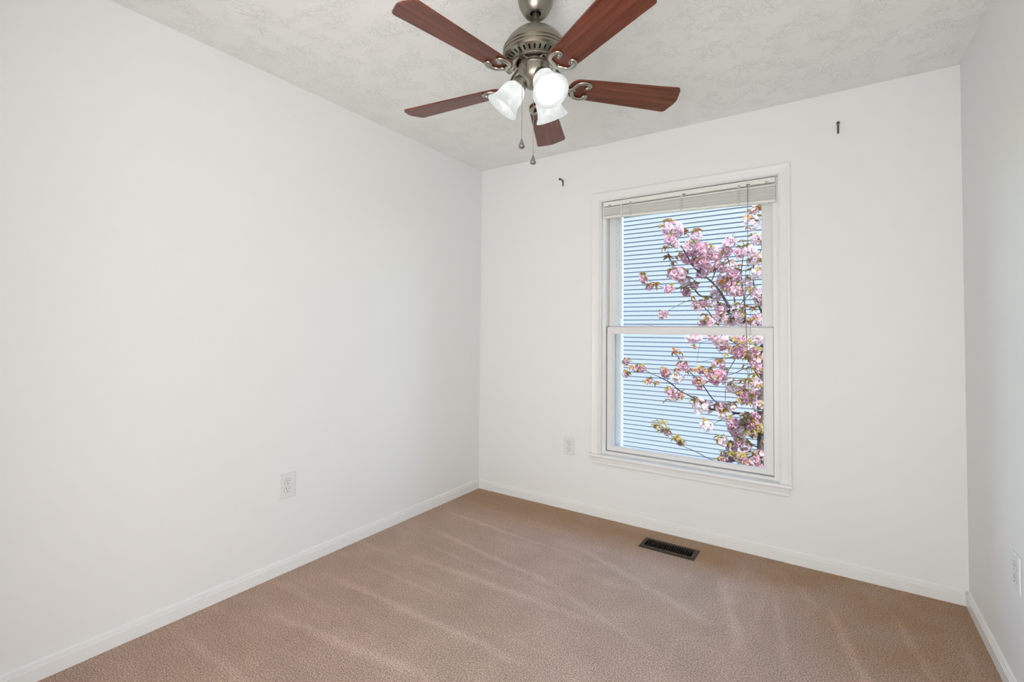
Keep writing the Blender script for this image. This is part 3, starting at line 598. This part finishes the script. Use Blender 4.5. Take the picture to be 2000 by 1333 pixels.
bm = BM(); lathe(bm, [(.030, fz(2.1605)), (.057, fz(2.158)), (.0615, fz(2.1565)), (.0620, fz(2.1535)), (.0605, fz(2.1515)), (.0610, fz(2.1325)), (.0595, fz(2.124)), (.055, fz(2.113)), (.047, fz(2.103)), (.040, fz(2.097)), (.034, fz(2.090)), (.024, fz(2.084)), (.010, fz(2.0815)), (0, fz(2.081))], 48, cap0=True)
obj('switch_housing', bm, M['pewter'], fan, smooth=35)

# blades and scroll brackets, modelled along +x
BZ = 2.097-H
PT = -math.tan(rad(11.5))
def blade_mesh():
    bm = BM()
    pts = []
    r0, r1 = .128, .560
    def hw(u): return .046+(.066-.046)*min(1, max(0, (u-r0)/(r1-r0)))
    # outline: rounded root, straight sides, softly bowed tip with rounded corners
    for a in range(90, 271, 12):
        t = rad(a); pts.append((r0+.034+.034*math.cos(t)*1.0, .046*math.sin(t)))
    side = [(.22, -hw(.22)), (.36, -hw(.36)), (.48, -hw(.48))]
    tip = []
    for a in range(-90, 1, 15): tip.append((r1-.030+.018*math.cos(rad(a)), -.0655+.018+.018*math.sin(rad(a))))
    bow = [(r1-.0075, -.034), (r1-.0020, -.017), (r1, 0)]
    half = side+tip+bow
    poly = pts+half+[(u, -v) for u, v in reversed(half[:-1])]
    A = [bm.verts.new((u, v, BZ+PT*v-.0030)) for u, v in poly]; B = [bm.verts.new((u, v, BZ+PT*v+.0030)) for u, v in poly]
    n = len(poly)
    for i in range(n): bm.faces.new((A[i], A[(i+1) % n], B[(i+1) % n], B[i]))
    bm.faces.new(A); bm.faces.new(list(reversed(B)))
    return bm
def bracket_mesh():
    bm = BM()
    zt = 2.168-H                          # where the foot meets the flywheel
    def on(u, v): return (u, v, BZ+PT*v-.0075)
    stem = spline([(.050, 0, zt), (.070, 0, zt-.002), (.088, 0, zt-.016), (.104, 0, zt-.042), (.118, 0, BZ-.012), (.134, 0, BZ-.009), (.146, 0, BZ-.0075)])
    n = len(stem)
    sweep(bm, stem, [(.0135-.006*min(1, i/n*1.6), .0045) for i in range(n)], 10)
    for s in (-1, 1):
        # lyre shaped arm with an inward scroll
        arm = [(.130, .000), (.140, .006), (.147, .016), (.151, .027), (.160, .036), (.173, .0405), (.187, .0400), (.198, .0345), (.2015, .0265), (.198, .0205), (.1915, .0205), (.1895, .0245), (.193, .0265)]
        P = [on(u, s*v) for u, v in arm]
        P = [(x, y, z-(.004 if i > 9 else 0)) for i, (x, y, z) in enumerate(P)]
        P = spline(P, 5); n = len(P)
        def sz(i):
            t = i/(n-1)
            w = .0074 if t < .35 else .0074+.0012*math.sin(PI*min(1, (t-.35)/.4)) if t < .75 else .0070-.0036*(t-.75)/.25
            return (w, .0052 if t < .8 else .0048)
        sweep(bm, P, [sz(i) for i in range(n)], 10)
        x, y, z = on(.1945, s*.0245); sphere(bm, (x, y, z-.003), .0052, 10, 8)
    # little leaf where the arms part
    sweep(bm, spline([on(.140, 0), on(.150, 0), on(.158, 0)]), [(.004, .004)]*4+[(.003, .003)]*4+[(.0022, .003)]*4+[(.001, .001)]*1, 8)
    # screw plate under the blade root
    return bm
b0 = obj('blade', blade_mesh(), M['wood'], fan); k0 = obj('blade_bracket', bracket_mesh(), M['nickel'], fan, smooth=45)
for i, (az, dz) in enumerate(((259.1, .012), (189.1, -.010), (112.9, -.002), (45.3, -.002), (331.1, .004))):
    for src in (b0, k0):
        o = src if i == 0 else src.copy()
        if i: COL.objects.link(o); o.parent = fan
        o.rotation_euler = (0, -dz/.5, rad(az)); o.location = (0, 0, 0)

# three lamps: socket arm, frosted bell shade, bulb
def lamp_frame(az, tilt=37.0, start=(.050, 2.108)):
    """local z runs out of the socket and down"""
    a = rad(az); t = rad(tilt)
    d = Vector((math.sin(t)*math.cos(a), math.sin(t)*math.sin(a), -math.cos(t)))
    q = d.to_track_quat('Z', 'Y').to_matrix().to_4x4()
    q.translation = Vector((start[0]*math.cos(a), start[0]*math.sin(a), fz(start[1])))
    return q
SOCK = [(.016, -.040), (.019, -.024), (.0225, -.012), (.0245, -.008), (.0260, -.004), (.0275, .004), (.0285, .014), (.0285, .018), (.0265, .018), (.0260, .006), (0, .004)]
SHO = [(.0240, .006), (.0262, .012), (.0262, .018), (.0340, .026), (.0410, .038), (.0445, .052), (.0460, .068), (.0480, .084), (.0530, .099), (.0600, .110), (.0635, .116)]
SHI = [(r-.0032, z) for r, z in reversed(SHO)]
BULB = [(0, .108), (.010, .1065), (.020, .101), (.027, .091), (.0298, .079), (.0285, .066), (.023, .052), (.0165, .041), (.0140, .034), (.0135, .012)]
for az in (327.5, 87.5, 207.5):
    q = lamp_frame(az)
    bm = BM(); lathe(bm, SOCK, 28, q, cap0=True)
    s = obj('lamp_socket', bm, M['pewter'], fan, smooth=35)
    bm = BM(); lathe(bm, SHO+[(.0625, .1172)]+SHI, 40, q)
    obj('glass_shade', bm, M['shade'], s, smooth=50)
    bm = BM(); lathe(bm, BULB, 28, q)
    obj('light_bulb', bm, M['bulb'], s, smooth=60)

# pull chains
def pull_chain(x, y, ztop, zf0, zf1, stub):
    bm = BM(); n = int((ztop-zf0)/.0042)
    for k in range(n):
        z = ztop-(k+.5)*(ztop-zf0)/n
        m = Matrix.Translation((x-FX, y-FY, fz(z))); bmesh.ops.create_icosphere(bm, subdivisions=1, radius=.0016, matrix=m)
    sweep(bm, [(x-FX, y-FY, fz(ztop)), (x-FX, y-FY, fz(zf0))], .0006, 5)
    if stub: sweep(bm, stub, .0038, 10)
    c = obj('pull_chain', bm, M['chain'], fan, smooth=80)
    L = zf0-zf1
    bm = BM(); lathe(bm, [(.0012, L), (.0025, L*.93), (.0035, L*.85), (.0060, L*.60), (.0095, L*.36), (.0112, L*.20), (.0100, L*.08), (.006, 0), (0, 0)], 18, Matrix.Translation((x-FX, y-FY, fz(zf1))), cap0=True)
    obj('chain_fob', bm, M['fob'], c, smooth=50)
p1 = (1.3547, -1.5275); p2 = (1.3416, -1.428)
pull_chain(p1[0], p1[1], 2.138, 1.880, 1.846, [(p1[0]-FX+.004, p1[1]-FY+.014, fz(2.142)), (p1[0]-FX, p1[1]-FY, fz(2.142))])
pull_chain(p2[0], p2[1], 2.125, 1.856, 1.821, [(p2[0]-FX+.008, p2[1]-FY-.012, fz(2.128)), (p2[0]-FX, p2[1]-FY, fz(2.128))])

# ------------------------------------------------------------------ outlets
def outlet_parts(root):
    """cover plate in the xz plane, facing -y"""
    bm = BM(); box(bm, -.0400, .0400, -.0060, 0, -.0605, .0605, .0025, 2); obj('cover_plate', bm, M['plastic'], root)
    for s in (-1, 1):
        bm = BM(); zc = s*.0195
        pts = []
        for k in range(40):
            a = 2*PI*k/40; pts.append((.0172*math.cos(a), zc+max(-.0142, min(.0142, .0172*math.sin(a)))))
        prism(bm, pts, -.0074, -.0055, 'y')
        r = obj('receptacle', bm, M['plastic'], root)
        bm = BM()                          # fine groove round the face
        ring = [(.0180*math.cos(2*PI*k/40), zc+max(-.0150, min(.0150, .0180*math.sin(2*PI*k/40)))) for k in range(40)]
        prism(bm, ring, -.00625, -.0058, 'y'); obj('gap_line', bm, M['pewter_dark'], r)
        for sx, hh in ((-.0063, .0042), (.0063, .0034)):
            bm = BM(); box(bm, sx-.0011, sx+.0011, -.0077, -.0070, zc+.004-hh, zc+.004+hh); obj('slot', bm, M['slot'], r)
        bm = BM(); pts = [(.0026*math.cos(2*PI*k/14), zc-.0078+.0026*max(-1, min(.75, math.sin(2*PI*k/14)))) for k in range(14)]
        prism(bm, pts, -.0077, -.0070, 'y'); obj('ground_hole', bm, M['slot'], r)
    bm = BM(); lathe(bm, [(.0033, 0), (.0030, .0012), (0, .0016)], 14, Matrix.Translation((0, -.0058, 0)) @ Matrix.Rotation(PI/2, 4, 'X'), cap0=True); obj('screw', bm, M['plastic'], root, smooth=40)
oroot = tag(empty('wall_outlet', (.770, 0, .4255)), 'white duplex outlet on the back wall left of the window', 'outlet', 'white wall outlets')
outlet_parts(oroot)
def copy_tree(o, parent=None):
    c = o.copy(); COL.objects.link(c)
    if parent is not None: c.parent = parent
    for ch in list(o.children): copy_tree(ch, c)
    return c
o2 = copy_tree(oroot); o2.location = (0, -1.5545, .4235); o2.rotation_euler = (0, 0, PI/2); o2['label'] = 'white duplex outlet alone on the long left wall'
o3 = copy_tree(oroot); o3.location = (W, -.694, .430); o3.rotation_euler = (0, 0, -PI/2); o3['label'] = 'white outlet cut by the right edge of the photo, on the right wall'

# ------------------------------------------------------------------ curtain rod hooks
def hook_parts(root):
    bm = BM(); box(bm, -.0045, .0045, -.004, 0, -.038, .006, .0012)
    sphere(bm, (0, -.004, -.026), .0032, 8, 6, (1, .6, 1)); obj('wall_plate', bm, M['bronze'], root)
    bm = BM(); P = spline([(0, -.002, -.016), (0, -.010, -.004), (0, -.020, .001), (0, -.034, -.001), (0, -.044, -.001)])
    sweep(bm, P, [.0048]*(len(P)-6)+[.0044]*6, 10); 
    obj('arm', bm, M['bronze'], root, smooth=60)
    bm = BM(); lathe(bm, [(.003, -.007), (.0075, -.005), (.0082, 0), (.0075, .005), (.005, .006), (.004, .002), (0, .002)], 16, Matrix.Translation((0, -.046, -.001)) @ Matrix.Rotation(PI/2, 4, 'X'), cap0=True)
    obj('cup', bm, M['bronze'], root, smooth=40)
h1 = tag(empty('curtain_hook', (.712, 0, 2.247)), 'small bronze curtain rod hook high on the wall left of the window', 'hook', 'curtain rod hooks')
hook_parts(h1)
h2 = copy_tree(h1); h2.location = (2.290, 0, 2.262); h2['label'] = 'small bronze curtain rod hook high on the wall right of the window'

# ------------------------------------------------------------------ floor register
vr = tag(empty('floor_register', (1.494, -.207, 0)), 'dark brown metal floor vent in the carpet under the window', 'vent')
bm = BM()
X0, X1, Y0, Y1 = -.150, .150, -.068, .068; x0, x1, y0, y1 = -.127, .127, -.043, .043
rings = []
for (a, b, c, d, z) in ((X0, X1, Y0, Y1, .001), (X0+.001, X1-.001, Y0+.001, Y1-.001, .004), (X0+.008, X1-.008, Y0+.008, Y1-.008, .0075), (x0, x1, y0, y1, .0075), (x0, x1, y0, y1, -.012)):
    rings.append([bm.verts.new(q) for q in ((a, c, z), (b, c, z), (b, d, z), (a, d, z))])
for A, B in zip(rings, rings[1:]):
    for k in range(4): bm.faces.new((A[k], A[(k+1) % 4], B[(k+1) % 4], B[k]))
obj('frame', bm, M['register'], vr)
bm = BM()
for k in range(19):
    x = x0+(k+1)*(x1-x0)/20; box(bm, x-.0008, x+.0008, y0, y1, -.010, .0068)
obj('louvers', bm, M['register'], vr)
bm = BM(); lo = [(x0-.004, y0-.004), (x1+.004, y0-.004), (x1+.004, y1+.004), (x0-.004, y1+.004)]
A = [bm.verts.new((x, y, -.012)) for x, y in lo]; B = [bm.verts.new((x, y, -.10)) for x, y in lo]
for k in range(4): bm.faces.new((A[k], A[(k+1) % 4], B[(k+1) % 4], B[k]))
bm.faces.new(B); obj('duct', bm, M['duct'], vr)

# ------------------------------------------------------------------ outside: lawn, the house next door, the cherry tree
GZ = -3.2
bm = BM(); box(bm, -30, 30, .3, 40, GZ-.2, GZ); struct('lawn', bm, M['lawn'])
HY = 7.95; HX0, HX1 = -1.862, 9.5; HT = 5.6
hs = tag(empty('house', (HX0, HY, GZ)), 'neighbouring house clad in pale blue lap siding with a white corner post', 'house')
def hb(bm, x0, x1, y0, y1, z0, z1): box(bm, x0-HX0, x1-HX0, y0-HY, y1-HY, z0-GZ, z1-GZ)
bm = BM(); CH = .1016; n = int((HT-GZ)/CH); pr = []
off = .026
z = 0.0
for k in range(n):
    pr += [(.010, z-.005), (.010, z+.009), (-.016, z+.008), (-.018, z+.010), (-.018, z+.016), (-.004, z+CH-.007), (-.003, z+CH-.005)]
    z += CH
poly = pr
pa = [bm.verts.new((0, u, v)) for u, v in poly]; pb = [bm.verts.new((HX1-HX0, u, v)) for u, v in poly]
for i in range(len(poly)-1): bm.faces.new((pa[i], pa[i+1], pb[i+1], pb[i]))
obj('siding', bm, M['siding'], hs)
bm = BM(); hb(bm, -2.012, HX0+.001, HY-.045, HY+.06, GZ, HT); obj('corner_board', bm, M['corner_board'], hs)
bm = BM(); hb(bm, -2.010, HX1, HY+.011, HY+7, GZ, HT); obj('side_walls', bm, M['siding'], hs)
bm = BM(); prism(bm, [(-.4, HT-GZ), (7.4, HT-GZ), (3.5, HT-GZ+2.2)], -.45, HX1-HX0+.3, 'x'); obj('roof', bm, M['roof'], hs)

TX, TY = 1.80, 2.00
tree = tag(empty('cherry_tree', (TX, TY, GZ)), 'pink double blossomed cherry tree with bronze young leaves outside the window', 'tree')
def tl(p): return (p[0]-TX, p[1]-TY, p[2]-GZ)
random.seed(11)
# trunk and every branch
prev = []
for i, br in enumerate(BRANCHES):
    pts = [Vector(tl(q[:3])) for q in br]; rr = [q[3] for q in br]
    if i == 0:
        pts = [Vector((.06, .05, 0)), Vector((.02, .02, 1.4))]+pts; rr = [.11, .08]+rr
    elif prev:
        c = min(prev, key=lambda v: (v[0]-pts[0]).length)
        if (c[0]-pts[0]).length > .004: pts = [c[0]]+pts; rr = [min(c[1], rr[0]*1.15)]+rr
    P = spline(pts, 4)
    R = []
    for a, b in zip(rr, rr[1:]): R += [a+(b-a)*j/4 for j in range(4)]
    R.append(rr[-1])
    prev += list(zip(P, R))
    bm = BM(); sweep(bm, P, R, 8 if i == 0 else 6); obj('trunk' if i == 0 else 'branch', bm, M['bark'], tree, smooth=60)
def flower(bm, c, d, r):
    """double blossom: three whorls of cupped petals round d"""
    d = d.normalized(); s = d.orthogonal().normalized(); t = d.cross(s)
    for ring, (n, ln, op) in enumerate(((6, 1.0, .15), (6, .85, .55), (4, .55, 1.0))):
        ph = random.uniform(0, 6.28)
        for k in range(n):
            a = ph+2*PI*k/n+random.uniform(-.2, .2); o = (s*math.cos(a)+t*math.sin(a)); w = (-s*math.sin(a)+t*math.cos(a))
            L = r*ln*random.uniform(.85, 1.1); u = (o*math.cos(op)+d*math.sin(op)).normalized(); up = (d*math.cos(op)-o*math.sin(op))
            b = c+d*.1*r
            q = [b, b+u*L*.55+w*L*.42+up*L*.10, b+u*L*.97+w*L*.24+up*L*.24, b+u*L*.90+up*L*.16, b+u*L*.97-w*L*.24+up*L*.24, b+u*L*.55-w*L*.42+up*L*.10, b+u*L*.5]
            v = [bm.verts.new(x) for x in q]
            for f in ((0, 1, 6), (1, 2, 3, 6), (6, 3, 4, 5), (0, 6, 5)): bm.faces.new([v[x] for x in f])
def bloom_mesh(nf):
    bm = BM()
    for k in range(nf):
        y = 1-2*(k+.5)/nf; a = k*2.4+random.uniform(-.3, .3); rr_ = math.sqrt(max(0, 1-y*y))
        d = Vector((rr_*math.cos(a), rr_*math.sin(a), y*.8-.1))
        flower(bm, d*.68*random.uniform(.8, 1.12), d+Vector((random.uniform(-.4, .4), random.uniform(-.4, .4), 0)), .37*random.uniform(.8, 1.2))
    return bm
def tuft_mesh(n):
    bm = BM()
    for k in range(n):
        a = 2*PI*k/n+random.uniform(-.4, .4); o = Vector((math.cos(a), math.sin(a), 0)); w = Vector((-math.sin(a), math.cos(a), 0))
        L = random.uniform(.75, 1.15); droop = random.uniform(.2, 1.1); up0 = random.uniform(.1, .6); rows = []
        for i in range(5):
            t = i/4; c = o*(L*t)+Vector((0, 0, up0*t-droop*t*t)); hw = .24*L*math.sin(PI*min(.97, .06+t*.93))**.8
            rows.append((bm.verts.new(c+w*hw+Vector((0, 0, hw*.45))), bm.verts.new(c), bm.verts.new(c-w*hw+Vector((0, 0, hw*.45)))))
        for A, B in zip(rows, rows[1:]):
            bm.faces.new((A[0], A[1], B[1], B[0])); bm.faces.new((A[1], A[2], B[2], B[1]))
    return bm
def many(name, srcs, spots, mat, size):
    """up to 100 nearest to the eye as single parts, whatever is left over as one"""
    protos = []
    for i, (q, r) in enumerate(spots):
        rot = (random.uniform(-.6, .6), random.uniform(-.6, .6), random.uniform(0, 6.28)); s = r*size
        if i < 100:
            k = i % len(srcs)
            if k == i:
                o = obj(name, srcs[i](), mat, tree); protos.append(o)
            else:
                o = protos[k].copy(); COL.objects.link(o); o.parent = tree
            o.location = tl(q); o.rotation_euler = rot; o.scale = (s, s, s)
    rest = spots[100:]
    if rest:
        big = BM()
        for i, (q, r) in enumerate(rest):
            tmp = protos[i % len(protos)].data
            nv = len(big.verts); big.from_mesh(tmp); big.verts.ensure_lookup_table()
            m = Matrix.Translation(tl(q)) @ Euler((random.uniform(-.6, .6), random.uniform(-.6, .6), random.uniform(0, 6.28))).to_matrix().to_4x4() @ Matrix.Scale(r*size, 4)
            bmesh.ops.transform(big, matrix=m, verts=big.verts[nv:])
        o = obj(name, big, mat, tree); o['kind'] = 'stuff'
bspots = [((a, b, c), r*1.3) for a, b, c, r in BLOOMS]
lspots = [((a, b, c), random.uniform(.040, .056)) for a, b, c in LEAFS]
for q, r in bspots: lspots.append(((q[0]+random.uniform(-.5, .5)*r, q[1]+random.uniform(-.6, .2)*r, q[2]+r*random.uniform(.45, .85)), random.uniform(.034, .050)))
for q, r in list(bspots)[::2]: lspots.append(((q[0]+random.uniform(-.9, .9)*r, q[1]-random.uniform(.2, .9)*r, q[2]+r*random.uniform(-.3, .6)), random.uniform(.030, .045)))
for k in range(24):                     # the crowded twigs in front of the trunk
    q = (random.uniform(1.50, 1.76), random.uniform(1.55, 1.85), random.uniform(-.05, 1.15)); r = random.uniform(.035, .06)
    bspots.append((q, r))
    for j in range(3): lspots.append(((q[0]+random.uniform(-.09, .09), q[1]-random.uniform(0, .07), q[2]+random.uniform(-.05, .08)), random.uniform(.034, .050)))
# the crown goes on to the right of the window and above it
ex = []
for k in range(120):
    q = (random.uniform(1.95, 3.6), random.uniform(1.4, 3.2), random.uniform(-.4, 3.6)); ex.append(q)
for k in range(16): ex.append((random.uniform(.6, 1.9), random.uniform(1.6, 2.6), random.uniform(2.5, 3.4)))
bspots += [(q, random.uniform(.045, .07)) for q in ex]
lspots += [((q[0]+random.uniform(-.08, .08), q[1]+random.uniform(-.08, .08), q[2]+.05), random.uniform(.04, .055)) for q in ex]
many('blossom_cluster', [lambda n=n: bloom_mesh(n) for n in (15, 17, 16, 18, 14, 17, 15, 18)], bspots, M['petal'], 1.0)
many('leaf_tuft', [lambda n=n: tuft_mesh(n) for n in (5, 6, 7, 6, 5, 7)], lspots, M['leaf'], 1.0)
# limbs that carry the crown beyond the window
for k in range(7):
    z0 = random.uniform(.2, 2.2); a = Vector((TX-.06, TY-.03, z0)); b = Vector((random.uniform(2.6, 3.4), random.uniform(1.6, 3.0), z0+random.uniform(.3, 1.3)))
    m = (a+b)/2+Vector((0, 0, .12)); P = spline([tl(a), tl(m), tl(b)], 5); n = len(P)
    bm = BM(); sweep(bm, P, [.022-.017*i/(n-1) for i in range(n)], 6); obj('branch', bm, M['bark'], tree, smooth=60)
